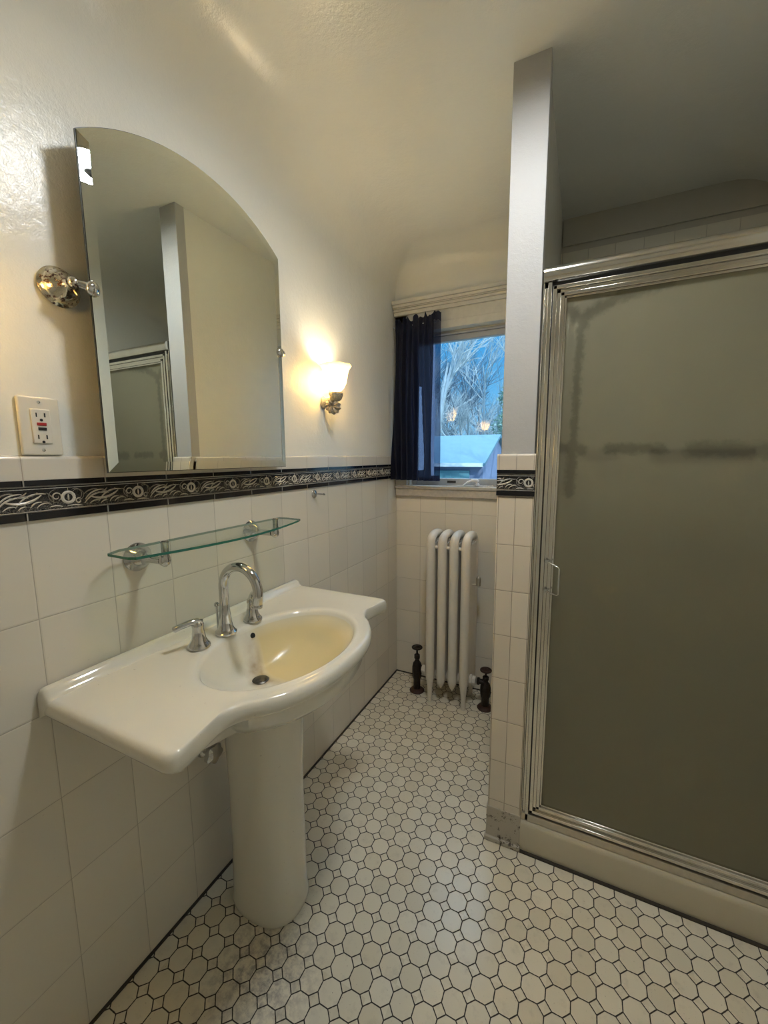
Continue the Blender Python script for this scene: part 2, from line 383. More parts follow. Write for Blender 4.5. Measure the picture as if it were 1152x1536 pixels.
# ceiling with coves: a heightfield sheet closed above
def drop(x, y):
    def cv(d, r): return r - math.sqrt(max(0, r * r - (r - d) ** 2)) if d < r else 0
    dl = cv(max(x + .003, 0), .19); dr = cv(max(XR - x, 0), .24)
    db = cv(max(D - y, 0), .15) if x < .80 else 0
    return max(dl, dr, db)
xs = [-.003 + .19 * (1 - math.cos(PI / 2 * i / 20)) for i in range(0, 21)] + [.30, .42, .55, .68, .76, .799, .801, .9, 1.1, 1.3, XR - .24] + [XR - .24 * (1 - math.cos(PI / 2 * i / 12)) for i in range(11, -1, -1)]
ys = [Y0, -.5, 0, .4, .8, 1.1, 1.3, 1.5, 1.7, 1.9, D - .17] + [D - .15 * (1 - math.cos(PI / 2 * i / 14)) for i in range(14, -1, -1)]
b = MB(); g = [[b.bm.verts.new((x, y, ZC - drop(x, y))) for y in ys] for x in xs]
for i in range(len(xs) - 1):
    for j in range(len(ys) - 1): b.bm.faces.new((g[i][j], g[i][j + 1], g[i + 1][j + 1], g[i + 1][j]))
b.box(-.12, XR + .1, Y0 - .1, D + .12, ZC + .02, ZC + .1)
struct(b.build('ceiling', M['plaster'], smooth=50))
# left wall: tile wainscot below, plaster above
b = MB(); b.box(-.12, 0, Y0, D, 0, 1.32); b.mi = 1; b.box(-.12, -.003, Y0, D, 1.32, ZC + .02); struct(b.build('wall_left', [M['tile_left'], M['plaster']]))
b = MB(); b.box(-.12, XR + .1, Y0 - .1, Y0, 0, ZC + .02); struct(b.build('wall_front', M['plaster']))
b = MB(); b.box(XR, XR + .1, Y0, D, 0, ZC + .02); struct(b.build('wall_right', M['plaster']))
# back wall with window opening and the shower back
WX0, WX1, WZ0, WZ1 = .075, .690, 1.165, 2.005
b = MB(); T = .12
b.box(-.12, .83, D, D + T, 0, 1.11)
b.mi = 1; b.box(-.12, WX0, D, D + T, 1.11, ZC + .02); b.box(WX1, .83, D, D + T, 1.11, ZC + .02); b.box(WX0, WX1, D, D + T, WZ1, ZC + .02); b.box(WX0, WX1, D, D + T, 1.11, WZ0)
struct(b.build('wall_back', [M['tile_back'], M['plaster']]))
b = MB(); b.box(.83, XR + .1, D, D + T, 0, 2.26); b.mi = 1; b.box(.83, XR + .1, D, D + T, 2.26, ZC + .02)
b.box(.85, XR, D - .010, D, 2.285, ZC)
struct(b.build('wall_shower', [M['tile_shower'], M['shower_plaster']]))
# partition and pier
b = MB(); b.box(.757, .845, YF + .012, D, 0, ZC + .01); b.mi = 1
b.box(.749, .757, YF + .012, D, 0, 1.32)
struct(b.build('wall_partition', [M['plaster'], M['tile_part']]))
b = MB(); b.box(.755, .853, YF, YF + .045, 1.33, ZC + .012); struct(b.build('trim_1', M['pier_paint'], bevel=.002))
b = MB(); b.box(.749, .857, YF - .012, YF + .03, .125, 1.205); struct(b.build('trim_2', M['tile_pier'], bevel=.003))
b = MB(); b.box(.745, .858, YF - .014, YF + .03, .012, .13); b.box(.741, .860, YF - .022, YF + .03, 0, .018)
struct(b.build('trim_3', M['chipped'], bevel=.003))

# cap tiles, liners and relief border
def band(name, U, u0, u1, mats):
    """U(u, z, off) -> point; builds cap, liners, black border strip and relief strokes as one trim"""
    b = MB()
    def slab(z0, z1, o0, o1, mi):
        b.mi = mi; q = [U(u0, z0, -.002), U(u1, z0, -.002), U(u1, z1, -.002), U(u0, z1, -.002)]
        q2 = [U(u0, z0, o1), U(u1, z0, o1), U(u1, z1, o1), U(u0, z1, o1)]; b.rings([q, q2])
    slab(1.288, 1.329, 0, .006, 0); 
    # rounded top of the cap
    b.mi = 0; prof = [(1.329, .006), (1.3325, .0055), (1.335, .003), (1.336, -.003)]
    b.rings([[U(u0, z, o) for z, o in prof], [U(u1, z, o) for z, o in prof]], close_u=False, cap0=False, cap1=False)
    slab(1.2765, 1.2875, 0, .0055, 1); slab(1.2085, 1.2235, 0, .0055, 1); slab(1.2245, 1.2755, 0, .002, 2)
    for z in (1.2745, 1.2258, 1.2700):
        b.mi = 3; b.rings([[U(u0, z - .0006, .002), U(u1, z - .0006, .002), U(u1, z + .0006, .002), U(u0, z + .0006, .002)], [U(u0, z - .0006, .0032), U(u1, z - .0006, .0032), U(u1, z + .0006, .0032), U(u0, z + .0006, .0032)]])
    def ribbon(pts, w, mi, taper=True):
        b.mi = mi; m = len(pts)
        pts = [p for p in pts if u0 + .001 < p[0] < u1 - .001]
        if len(pts) < 3: return
        A, B = [], []
        m = len(pts)
        for i, p in enumerate(pts):
            a, c = pts[max(i - 1, 0)], pts[min(i + 1, m - 1)]; dx, dz = c[0] - a[0], c[1] - a[1]; L = math.hypot(dx, dz) or 1
            ww = w * (math.sin(PI * (i + .6) / (m + .2)) ** .6 if taper else 1) / 2
            A.append((p[0] - dz / L * ww, p[1] + dx / L * ww)); B.append((p[0] + dz / L * ww, p[1] - dx / L * ww))
        va = [b.bm.verts.new(U(*q, .0026)) for q in A]; vb = [b.bm.verts.new(U(*q, .0026)) for q in B]; vc = [b.bm.verts.new(U(p[0], p[1], .0040)) for p in pts]
        for i in range(m - 1):
            for f in ((va[i], va[i + 1], vc[i + 1], vc[i]), (vc[i], vc[i + 1], vb[i + 1], vb[i])): b.bm.faces.new(f).material_index = mi
    def arc(cu, cz, r, a0, a1, n=14, shrink=0):
        return [(cu + (r - shrink * i / n) * math.cos(a0 + (a1 - a0) * i / n), cz + (r - shrink * i / n) * math.sin(a0 + (a1 - a0) * i / n)) for i in range(n + 1)]
    def bez(p, q, bend, n=8):
        mx, mz = (p[0] + q[0]) / 2, (p[1] + q[1]) / 2; dx, dz = q[0] - p[0], q[1] - p[1]; c = (mx - dz * bend, mz + dx * bend)
        return [((1 - t) ** 2 * p[0] + 2 * t * (1 - t) * c[0] + t * t * q[0], (1 - t) ** 2 * p[1] + 2 * t * (1 - t) * c[1] + t * t * q[1]) for t in [i / n for i in range(n + 1)]]
    m00 = .840 if name_x else .482; k0 = math.floor((u0 - m00) / .152) - 1; k1 = math.ceil((u1 - m00) / .152) + 1
    for k in range(k0, k1 + 1):
        m = .482 + .152 * k; zc = 1.249
        if name_x: m = .840 + .152 * k
        ribbon(arc(m, zc, .0110, 0, 2 * PI, 26), .0062, 3, False)
        ribbon(bez((m, zc + .007), (m, zc - .007), 0), .0036, 3)
        ribbon([(m, zc + .013), (m, zc + .017), (m, zc + .020)], .001, 3, False)
        ribbon(arc(m - .022, zc + .003, .0095, -1.2, 6.6, 26, .006), .0028, 3)
        ribbon(arc(m - .022, zc + .004, .0135, 1.6, 4.9, 14), .0020, 4)
        ribbon(arc(m + .019, zc - .009, .0065, .4, 7.4, 22, .004), .0026, 3)
        ribbon(arc(m + .014, zc + .006, .012, 2.2, -1.2, 14), .0020, 4)
        ribbon(arc(m + .018, zc + .004, .012, 2.4, -1.4, 14), .0016, 4)
        for (a, c, bd, w_, mi) in (((.030, -.016), (.082, .004), .35, .0040, 3), ((.032, -.008), (.072, .012), .3, .0036, 3), ((.030, .004), (.058, .014), .25, .0030, 4), ((.044, -.002), (.104, .008), -.3, .0055, 3),
                              ((.052, .006), (.080, .015), -.3, .0042, 4), ((.070, .010), (.098, .014), -.35, .0036, 4), ((.060, -.014), (.112, .010), .35, .0034, 3), ((.074, -.012), (.094, -.002), .3, .0030, 4), ((.084, -.016), (.104, -.006), .35, .0030, 3), ((.094, -.018), (.116, -.010), .35, .0028, 3),
                              ((.040, -.018), (.062, -.012), .3, .0030, 3), ((.106, -.006), (.122, -.016), .3, .0026, 4), ((.112, .012), (.124, -.012), .35, .0026, 4), ((.064, -.019), (.078, -.013), .3, .0028, 3), ((-.036, -.018), (-.012, -.019), .2, .0030, 3), ((-.004, -.0185), (.026, -.0195), .1, .0026, 3)):
            ribbon(bez((m + a[0], zc + a[1]), (m + c[0], zc + c[1]), bd), w_, mi)
    return struct(b.build(name, mats, smooth=40))
name_x = False
BM = [M['cap'], M['liner'], M['band_black'], M['band_relief'], M['band_relief_dim']]
band('trim_4', lambda u, z, o: Vector((o, u, z)), -.6, D - .003, BM)
band('trim_5', lambda u, z, o: Vector((.749 - o, u, z)), YF + .012, D - .003, BM)
name_x = True
band('trim_6', lambda u, z, o: Vector((u, YF - .012 + .006 - o - .004, z)), .746, .858, [M['cap_x'], M['liner_x'], M['band_black'], M['band_relief'], M['band_relief_dim']])
b = MB(); b.box(.747, .857, YF - .008, YF + .02, 1.200, 1.3345); struct(b.build('trim_7', M['cap_x'], bevel=.002))
b = MB(); b.box(0, .007, Y0, D, 0, .005); b.box(0, .749, D - .006, D, 0, .005); struct(b.build('baseboard_left', M['grime']))
b = MB(); b.box(.741, .7445, YF - .02, YF + .02, 0, .004); b.box(.86, XR, YF - .020, YF - .010, 0, .005); struct(b.build('baseboard_right', M['grime']))

# ------------------------------------------------------------------ window
W = thing('window_1', 'white-painted window with clear glass beside the black curtain', 'window'); struct(W)
b = MB()
b.box(.004, .752, D - .018, D, 1.165, 2.13)                       # casing slab, cut below by real opening pieces
b.bm.free(); b = MB()
b.box(.004, WX0, D - .018, D, 1.165, 2.10); b.box(WX1, .752, D - .018, D, 1.165, 2.10)
b.box(.004, .752, D - .018, D, 2.035, 2.13); b.box(.004, .752, D - .026, D + .03, 2.000, 2.040)
b.box(.002, .752, D - .030, D, 2.098, 2.118); b.box(.002, .752, D - .036, D, 2.118, 2.131)
b.box(.001, .754, D - .050, D, 2.136, 2.150); b.box(.001, .754, D - .058, D, 2.150, 2.170); b.box(.001, .754, D - .045, D, 2.131, 2.136)
b.build('window_casing', M['wintrim'], W, bevel=.003)
b = MB(); b.box(WX0, WX0 + .012, D, D + .1, WZ0, WZ1); b.box(WX1 - .012, WX1, D, D + .1, WZ0, WZ1); b.box(WX0, WX1, D + .03, D + .1, WZ1 - .012, WZ1); b.build('window_jamb', M['wintrim'], W)
b = MB(); GX0, GX1, GZ0, GZ1 = .115, .655, 1.207, 1.950; ys_, ye_ = D + .040, D + .075
b.box(WX0 + .012, WX1 - .012, ys_ - .012, ye_, GZ1 + .030, WZ1 - .012)
b.box(WX0 + .012, WX1 - .012, ys_, ye_, GZ1, GZ1 + .030); b.box(WX0 + .012, GX0, ys_, ye_, WZ0, GZ1); b.box(GX1, WX1 - .012, ys_, ye_, WZ0, GZ1); b.box(GX0, GX1, ys_, ye_, WZ0 - .004, GZ0)
sash = b.build('sash_frame', M['sash'], W, bevel=.003)
b = MB(); b.box(GX0 - .004, GX1 + .004, D + .054, D + .058, GZ0 - .004, GZ1 + .004); b.build('window_pane', M['pane'], W)
b = MB(); b.box(.300, .350, ys_ - .002, ys_, 1.182, 1.194); b.build('sash_label', M['blackp'], W)
b = MB(); b.box(.004, .752, D - .030, D + .04, 1.148, 1.166); b.box(.006, .750, D - .022, D, 1.105, 1.150); b.box(.30, .56, D + .004, D + .036, 1.166, 1.172); b.box(.532, .538, D - .012, D + .03, 1.166, 1.1735)
b.build('window_sill', M['sillwood'], W, bevel=.003)
b = MB(); b.tube(catmull([(.405, D - .004, 1.172), (.425, D - .008, 1.186), (.448, D - .006, 1.197), (.470, D, 1.200), (.482, D + .004, 1.192)], 5), [.005] * 5 + [.007] * 6 + [.010] * 5 + [.011] * 5, 10); b.lathe([(.012, 0), (.012, .010), (.007, .016)], (.478, D + .008, 1.170))
b.build('crank_handle', M['whitep'], W, smooth=50)

# ------------------------------------------------------------------ pedestal sink
SK = thing('pedestal_sink', 'wide white porcelain pedestal sink with yellow-stained bowl under the glass shelf', 'sink', (.2, .80, 0))
cx, cy, ZT = .296, .803, .845
half = catmull([(0.500, 0, 0), (.497, .06, 0), (.485, .125, 0), (.462, .180, 0), (.432, .226, 0), (.406, .254, 0), (.390, .283, 0), (.386, .315, 0), (.394, .355, 0), (.404, .388, 0)], 8)
half = [(p.x, p.y) for p in half]
rc = .028; half += [(.404 - rc + .003 + rc * math.cos(a), .418 - rc + rc * math.sin(a)) for a in [PI / 2 * i / 6 for i in range(1, 7)]]
half += [(.20, .418), (.03, .418), (.002, .416), (.002, 0)]
poly = half + [(x, -y) for x, y in reversed(half[:-1])][0:-1] if False else half + [(x, -y) for x, y in reversed(half)]
def ray_out(t):
    dx, dy = math.cos(t), math.sin(t); best = None
    for (x1, y1), (x2, y2) in zip(poly, poly[1:] + poly[:1]):
        ax, ay, bx_, by_ = x1 - cx, y1, x2 - cx, y2; ex, ey = bx_ - ax, by_ - ay; den = dx * ey - dy * ex
        if abs(den) < 1e-12: continue
        s_ = (ax * ey - ay * ex) / den; u = (ax * dy - ay * dx) / den
        if s_ > 0 and -1e-6 <= u <= 1 + 1e-6 and (best is None or s_ < best): best = s_
    return best
N = 288; ang = [2 * PI * i / N for i in range(N)]
OUT = [ray_out(t) for t in ang]; ea, eb = .166, .236
INN = [1 / math.sqrt((math.cos(t) / ea) ** 2 + (math.sin(t) / eb) ** 2) for t in ang]
def pt(i, r, z, sx=0, sy=0): return Vector((cx + sx + r * math.cos(ang[i]), cy + sy + r * math.sin(ang[i]), z))
def under(x, y):
    e = math.hypot((x - .270) / .240, (y - .80) / .300)
    return .806 - (.132 * max(0, 1 - e ** 2.4) ** .85 if e < 1 else 0)
rings = []
for f in (.30, .45, .6, .72, .82, .9, .96): 
    r_ = []
    for i in range(N):
        r0 = (OUT[i] - .016) * f; p = pt(i, r0, 0); p.z = under(p.x, p.y); r_.append(p)
    rings.append(r_)
for d_, z in ((.016, .805), (.008, .8065), (.003, .8100), (.0005, .816), (0, .824), (.0008, .833), (.004, .8405), (.009, .8440), (.016, .8452)):
    rings.append([pt(i, OUT[i] - d_, z) for i in range(N)])
rings.append([pt(i, INN[i] + (OUT[i] - .016 - INN[i]) * .80 if OUT[i] - .016 - INN[i] > 0 else INN[i] + .002, .8450) for i in range(N)])
rings.append([pt(i, INN[i] + min(.034, (OUT[i] - .016 - INN[i]) * .5), .8452) for i in range(N)])
rings.append([pt(i, INN[i] + min(.026, (OUT[i] - .016 - INN[i]) * .4), .8468) for i in range(N)])
rings.append([pt(i, INN[i] + min(.010, (OUT[i] - .016 - INN[i]) * .25), .8468) for i in range(N)])
for d_, z in ((.005, .8462), (.001, .8440), (-.003, .8395), (-.006, .832)): rings.append([pt(i, INN[i] + d_, z) for i in range(N)])
b = MB(); b.rings(rings, cap0=True, cap1=False)
for f in b.bm.faces: f.material_index = 0
b.mi = 1; rb = []
for k in (1.0, .97, .92, .85, .75, .63, .5, .38, .26, .16, .09):
    z = .832 - .112 * (1 - k ** 2.6) ; sh = (1 - k) ** 1.0
    rb.append([pt(i, (INN[i] - .006) * k, z, -.085 * sh, -.005 * sh) for i in range(N)])
b.rings(rb, cap0=False, cap1=True)
bmesh.ops.remove_doubles(b.bm, verts=b.bm.verts, dist=1e-5)
b.build('basin', [M['porcelain'], M['basin']], SK, smooth=60)
prof = [(.003, .80), (.003, .861), (.006, .8645), (.012, .866), (.020, .8655), (.026, .862), (.031, .854), (.037, .847), (.045, .8435), (.045, .83)]
b = MB(); R2 = []
for y, s_ in ((.3850, .35), (.3865, .7), (.390, .92), (.397, 1), (.60, 1), (.9, 1), (1.209, 1), (1.216, .92), (1.219, .7), (1.2205, .35)):
    R2.append([Vector((.003 + (x - .003) * (.6 + .4 * s_), y, .83 + (z - .83) * s_ if z > .83 else z)) for x, z in prof])
b.rings(R2); b.build('backsplash', M['porcelain'], SK, smooth=50)
b = MB(); rr = []
for z, px_, a_, c_ in ((0, .186, .114, .090), (.006, .186, .116, .092), (.02, .186, .116, .092), (.05, .186, .112, .088), (.2, .188, .112, .084), (.4, .188, .111, .084), (.6, .190, .116, .090), (.66, .198, .126, .096), (.708, .203, .134, .102)):
    ring = []
    for i in range(64):
        t_ = 2 * PI * i / 64; x_, y_ = math.cos(t_), math.sin(t_); x_ = math.copysign(abs(x_) ** .8, x_); y_ = math.copysign(abs(y_) ** .8, y_)
        ring.append(Vector((px_ + a_ * x_, .824 + c_ * y_, z)))
    rr.append(ring)
b.rings(rr); b.build('pedestal', M['porcelain'], SK, smooth=50)
b = MB(); b.lathe([(.021, 0), (.023, .002), (.020, .004), (.016, .003), (.014, .007), (.006, .009), (0, .009)], (.214, .795, .7205), n=28); tag(b.build('drain', M['drain'], SK, smooth=40), 'dark grey metal drain')
b = MB(); b.lathe([(.0075, 0), (.0075, .011), (0, .011)], (.1360, .845, .812), (1, 0, .55), n=20); b.build('overflow_hole', M['black_hole'], SK)

# ------------------------------------------------------------------ faucet
FC = thing('basin_faucet', 'chrome gooseneck faucet with two lever handles on the sink deck', 'faucet', (.105, .772, .846))
zd = .846
b = MB(); b.lathe([(.026, 0), (.029, .003), (.029, .007), (.024, .012), (.020, .020), (.0175, .035), (.0155, .055), (.0135, .075), (.0125, .085)], (.116, .774, zd), n=36)
arcp = [(.116, .774, zd + .080), (.116, .774, zd + .11)]
Rg = .062
for i in range(0, 25):
    a = PI - (PI * 1.08) * i / 24; arcp.append((.116 + Rg + Rg * math.cos(a), .774, zd + .135 + Rg * math.sin(a)))
arcp.append((arcp[-1][0] - .004, .774, arcp[-1][2] - .022))
b.tube(arcp, [.0125] * (len(arcp) - 5) + [.0128, .013, .0135, .0138, .0138], 24)
spout = b.build('spout', M['chrome'], FC, smooth=40)
b = MB(); b.lathe([(.0135, 0), (.0145, .002), (.0145, .010), (.010, .011)], (arcp[-1][0] + .0015, .774, arcp[-1][2] + .008), (-.17, 0, -1), n=24)
b.build('aerator', M['chrome'], spout, smooth=40)
b = MB(); b.tube([(.086, .774, zd + .0), (.086, .774, zd + .075)], .003, 10); b.lathe([(.003, 0), (.007, .003), (.007, .009), (.003, .013)], (.086, .774, zd + .073), n=16); b.build('lift_rod', M['chrome'], spout, smooth=40)
def handle(y, ang_, nm='handle'):
    b = MB(); b.lathe([(.025, 0), (.028, .003), (.028, .008), (.023, .014), (.018, .024), (.0155, .040), (.0135, .052), (.0145, .056), (.0145, .064), (.011, .070), (.004, .073)], (.118, y, zd), n=36)
    h = b.build(nm, M['chrome'], FC, smooth=40)
    d = Vector((math.cos(ang_), math.sin(ang_), 0)); o = Vector((.118, y, zd + .064))
    b = MB(); b.tube([o - d * .008, o + d * .004 + Vector((0, 0, .006)), o + d * .020 + Vector((0, 0, .007)), o + d * .038 + Vector((0, 0, .004)), o + d * .056 + Vector((0, 0, .000)), o + d * .059 + Vector((0, 0, -.001))], [.0105, .0100, .0082, .0076, .0080, .005], 16)
    b.build('lever', M['chrome'], h, smooth=50)
handle(.684, -1.95); handle(.874, 2.3)

# stop valve behind the pedestal
SV = thing('stop_valve', 'chrome water shut-off valve on the wall behind the sink pedestal', 'valve', (0, .728, .505))
b = MB(); b.lathe([(.028, 0), (.028, .003), (.012, .010), (.010, .055)], (.001, .728, .505), (1, 0, 0), n=24); b.build('wall_flange', M['chrome'], SV, smooth=40)
b = MB(); b.lathe([(.014, 0), (.016, .006), (.016, .030), (.012, .036)], (.045, .728, .487), n=20); b.tube([(.05, .728, .505), (.085, .728, .505)], .010, 14); b.build('valve_body', M['chrome'], SV, smooth=40)
b = MB(); b.lathe([(.023, 0), (.026, .005), (.026, .016), (.018, .021)], (.080, .728, .505), (1, 0, 0), n=24, lobes=(5, .12)); b.build('valve_knob', M['chrome'], SV, smooth=40)
b = MB(); b.tube(catmull([(.045, .728, .52), (.045, .738, .59), (.07, .76, .66), (.10, .775, .72)], 6), .006, 10); b.build('supply_hose', M['alu_dull'], SV, smooth=50)

# ------------------------------------------------------------------ mirror
MX, MY0, MY1, MZ0, MZ1, MTOP = .067, .533, 1.119, 1.300, 1.963, 2.060
MR = thing('wall_mirror', 'arched frameless mirror with faceted edges hanging above the sink', 'mirror', (MX, .826, 1.67))
def moutline(ins):
    y0, y1, z0, z1, zt = MY0 + ins, MY1 - ins, MZ0 + ins, MZ1 - ins * .55, MTOP - ins
    hw = (y1 - y0) / 2; sg = zt - z1; R0 = (hw * hw + sg * sg) / (2 * sg); yc = (y0 + y1) / 2; a0 = math.asin(hw / R0)
    return [(y0, z0), (y1, z0)] + [(yc + R0 * math.sin(a0 - 2 * a0 * i / 40), zt - R0 + R0 * math.cos(a0 - 2 * a0 * i / 40)) for i in range(41)]
b = MB(); oo, ii = moutline(0), moutline(.021)
n_ = len(oo); vo = [b.bm.verts.new((MX - .0019, y, z)) for y, z in oo]; vi = [b.bm.verts.new((MX, y, z)) for y, z in ii]; vb = [b.bm.verts.new((MX - .006, y, z)) for y, z in oo]
for i in range(n_):
    j = (i + 1) % n_; b.bm.faces.new((vo[i], vo[j], vi[j], vi[i])).material_index = 0; b.bm.faces.new((vb[i], vb[j], vo[j], vo[i])).material_index = 1
b.bm.faces.new(vi).material_index = 0; b.bm.faces.new(vb).material_index = 1
b.build('mirror_glass', [M['mirror'], M['mirror_edge']], MR)
b = MB(); b.rings([[Vector((MX - .0075, y, z)) for y, z in moutline(-.0014)], [Vector((MX - .0035, y, z)) for y, z in moutline(-.0014)]]); b.build('backing_edge', M['mirror_edge'], MR)
for y, s_, mm in ((.507, 1, 'tarnish'), (1.135, -1, 'chrome')):
    b = MB(); b.lathe([(.037, 0), (.039, .003), (.036, .006), (.034, .008), (.032, .011), (.029, .019), (.022, .027), (.012, .033), (.0085, .038), (.0085, .046)], (0, y, 1.676), (1, 0, 0), n=36)
    b.lathe([(.003, 0), (.009, .003), (.0115, .009), (.009, .015), (.003, .018)], (.046, y, 1.676), (1, 0, 0), n=24)
    mt = b.build('mirror_mount', M[mm], MR, smooth=45)
    b = MB(); b.tube([(.056, y, 1.676), (.060, y + .012 * s_, 1.675), (.068, y + .026 * s_, 1.672)], [.006, .008, .010], 14)
    b.lathe([(.004, -.012), (.013, -.006), (.0155, 0), (.014, .004), (.006, .008)], (.068, y + .028 * s_, 1.671), (1, .35 * s_, -.1), n=24); tag(b.build('mirror_clip', M['chrome'], mt, smooth=45), 'bright chrome clip')

# ------------------------------------------------------------------ sconces
def sconce(y, label):
    t_ = thing('wall_sconce', label, 'wall lamp', (0, y, 1.56), 'wall sconces flanking the mirror')
    xc = .068
    b = MB()
    sp_ = catmull([(.064, y, 1.590), (.058, y, 1.575), (.050, y, 1.562), (.038, y, 1.550), (.034, y, 1.538), (.040, y, 1.526), (.056, y, 1.520), (.068, y, 1.526), (.070, y, 1.538), (.062, y, 1.542)], 5)
    b.tube(sp_, [.012 + .006 * math.sin(i * .9) ** 2 for i in range(len(sp_))], 12)
    b.lathe([(.010, -.028), (.020, -.020), (.026, -.006), (.028, .004), (.024, .008)], (xc, y, 1.583), n=24, lobes=(8, .08))
    b.lathe([(.016, 0), (.018, .005), (.013, .012), (.012, .040)], (0, y + .004, 1.553), (1, 0, 0), n=24, sx=1.5)
    b.build('sconce_bracket', M['pewter'], t_, smooth=60)
    b = MB(); pr = [(.022, 0), (.031, .009), (.040, .026), (.045, .046), (.048, .066), (.053, .082), (.060, .093), (.063, .098)]
    lb = [0, 0, .1, .2, .4, .7, 1, 1]
    inner = [(r - .003, h) for r, h in reversed(pr[1:])]
    b.lathe(pr + inner + [(.020, .008)], (xc, y, 1.598), n=64, lobes=(8, .045, lb + list(reversed(lb[1:])) + [0])); sh = b.build('lamp_shade', M['shade'], t_, smooth=50)
    b = MB(); b.lathe([(.010, 0), (.012, .012), (.021, .034), (.023, .046), (.018, .058), (.006, .066)], (xc, y, 1.602), n=20); b.build('light_bulb', M['bulb'], t_, smooth=60)
    return t_
sconce(1.446, 'lit amber glass wall sconce between the mirror and the window')
sconce(.206, 'lit amber glass wall sconce on the near side of the mirror')

# ceiling light (just above the frame, seen in the mirror's bevel and in highlights)
LX, LY = .79, .83
CL = thing('ceiling_light', 'round ribbed glass ceiling light with a black finial above the sink aisle', 'ceiling light', (LX, LY, ZC))
b = MB(); b.lathe([(.095, 0), (.095, -.012), (.084, -.020)], (LX, LY, ZC - .001), n=48); b.build('ceiling_pan', M['alu_dull'], CL, smooth=40)
b = MB(); b.lathe([(.104, -.002), (.112, -.020), (.112, -.078), (.106, -.082), (.100, -.080), (.098, -.020)], (LX, LY, ZC), n=64); b.build('lamp_ring', M['alu_dull'], CL, smooth=40)
b = MB(); b.lathe([(.099, -.070), (.100, -.080), (.080, -.0845), (.040, -.087), (.010, -.088)], (LX, LY, ZC), n=96, lobes=(24, .010)); b.build('lamp_lens', M['ceil_glass'], CL, smooth=60)
b = MB(); b.lathe([(.020, 0), (.022, -.006), (.012, -.014), (.003, -.022)], (LX, LY, ZC - .087), n=24); b.build('finial', M['blackp'], CL, smooth=50)

# ------------------------------------------------------------------ outlet
OU = thing('wall_outlet', 'ivory wall outlet with red and black buttons left of the mirror', 'outlet', (0, .446, 1.394))
oy, oz = .446, 1.394
b = MB(); b.box(-.002, .0065, oy - .035, oy + .035, oz - .057, oz + .057); b.build('cover_plate', M['plastic'], OU, bevel=.003, seg=3)
b = MB(); b.box(.004, .0095, oy - .0165, oy + .0165, oz - .0335, oz + .0335); rc_ = b.build('receptacle', M['plastic'], OU, bevel=.0015)
for dz in (.0215, -.0215):
    b = MB()
    b.box(.0093, .0100, oy - .0085, oy - .0065, oz + dz - .0035, oz + dz + .0045); b.box(.0093, .0100, oy + .0055, oy + .0078, oz + dz - .0035, oz + dz + .0045)
    b.lathe([(.0027, 0), (.0027, .0006)], (.0093, oy + .0002, oz + dz - .0092), (1, 0, 0), n=14)
    b.build('socket_slots', M['black_hole'], rc_)
b = MB(); b.box(.009, .0108, oy - .008, oy + .008, oz + .0012, oz + .0072); tag(b.build('reset_button', M['red'], rc_, bevel=.0004), 'red button')
b = MB(); b.box(.009, .0108, oy - .0065, oy + .0075, oz - .0078, oz - .0022); tag(b.build('test_button', M['blackp'], rc_, bevel=.0004), 'black button')
for dz in (.047, -.047):
    b = MB(); b.lathe([(.0032, 0), (.0028, .0012), (.001, .0016)], (.0063, oy, oz + dz), (1, 0, 0), n=16); b.build('screw', M['alu'], OU, smooth=40)

# ------------------------------------------------------------------ glass shelf, hook
GS = thing('glass_shelf', 'green-edged clear glass shelf on two chrome brackets above the faucet', 'shelf', (.06, .84, 1.115))
b = MB(); zt = 1.118; fr_ = [(.040, .532), (.046, .524), (.120, .522), (.136, .530)] + [(.136 + .046 * math.sin(PI * i / 12), .530 + .556 * i / 12) for i in range(1, 12)] + [(.136, 1.086), (.124, 1.112), (.060, 1.120), (.030, 1.116), (.026, 1.10), (.026, .56)]
b.rings([[Vector((x, y, zt - .003)) for x, y in fr_], [Vector((x, y, zt + .003)) for x, y in fr_]])
for f in b.bm.faces:
    f.material_index = 0 if len(f.verts) > 4 else 1
b.build('glass_plate', [M['shelf_glass'], M['glass_edge']], GS)
for y in (.618, 1.004):
    b = MB(); b.lathe([(.034, 0), (.036, .003), (.034, .007), (.028, .012), (.026, .020), (.016, .030), (.011, .038), (.0095, .052), (.0095, .092)], (0, y, 1.088), (1, 0, 0), n=32)
    b.lathe([(.004, -.016), (.0115, -.010), (.014, 0), (.0115, .010), (.004, .014)], (.104, y, 1.091), n=24); br = b.build('shelf_bracket', M['chrome'], GS, smooth=45)
    b = MB(); b.lathe([(.0085, 0), (.0085, .034), (.0095, .035), (.0095, .038), (.007, .040)], (.108, y, 1.098), n=20); b.build('clamp_post', M['chrome'], br, smooth=45)
HK = thing('wall_hook', 'small chrome peg hook on the tile wall below the border', 'hook', (0, 1.368, 1.181))
b = MB(); b.lathe([(.0165, 0), (.0175, .002), (.0155, .005), (.008, .008), (.004, .010)], (0, 1.368, 1.181), (1, 0, 0), n=28); b.build('hook_rosette', M['chrome'], HK, smooth=40)
b = MB(); b.tube([(.008, 1.368, 1.181), (.050, 1.368, 1.181)], .0028, 12); b.lathe([(.004, 0), (.0045, .003), (.003, .006)], (.047, 1.368, 1.181), (1, 0, 0), n=12); b.build('hook_peg', M['chrome'], HK, smooth=40)

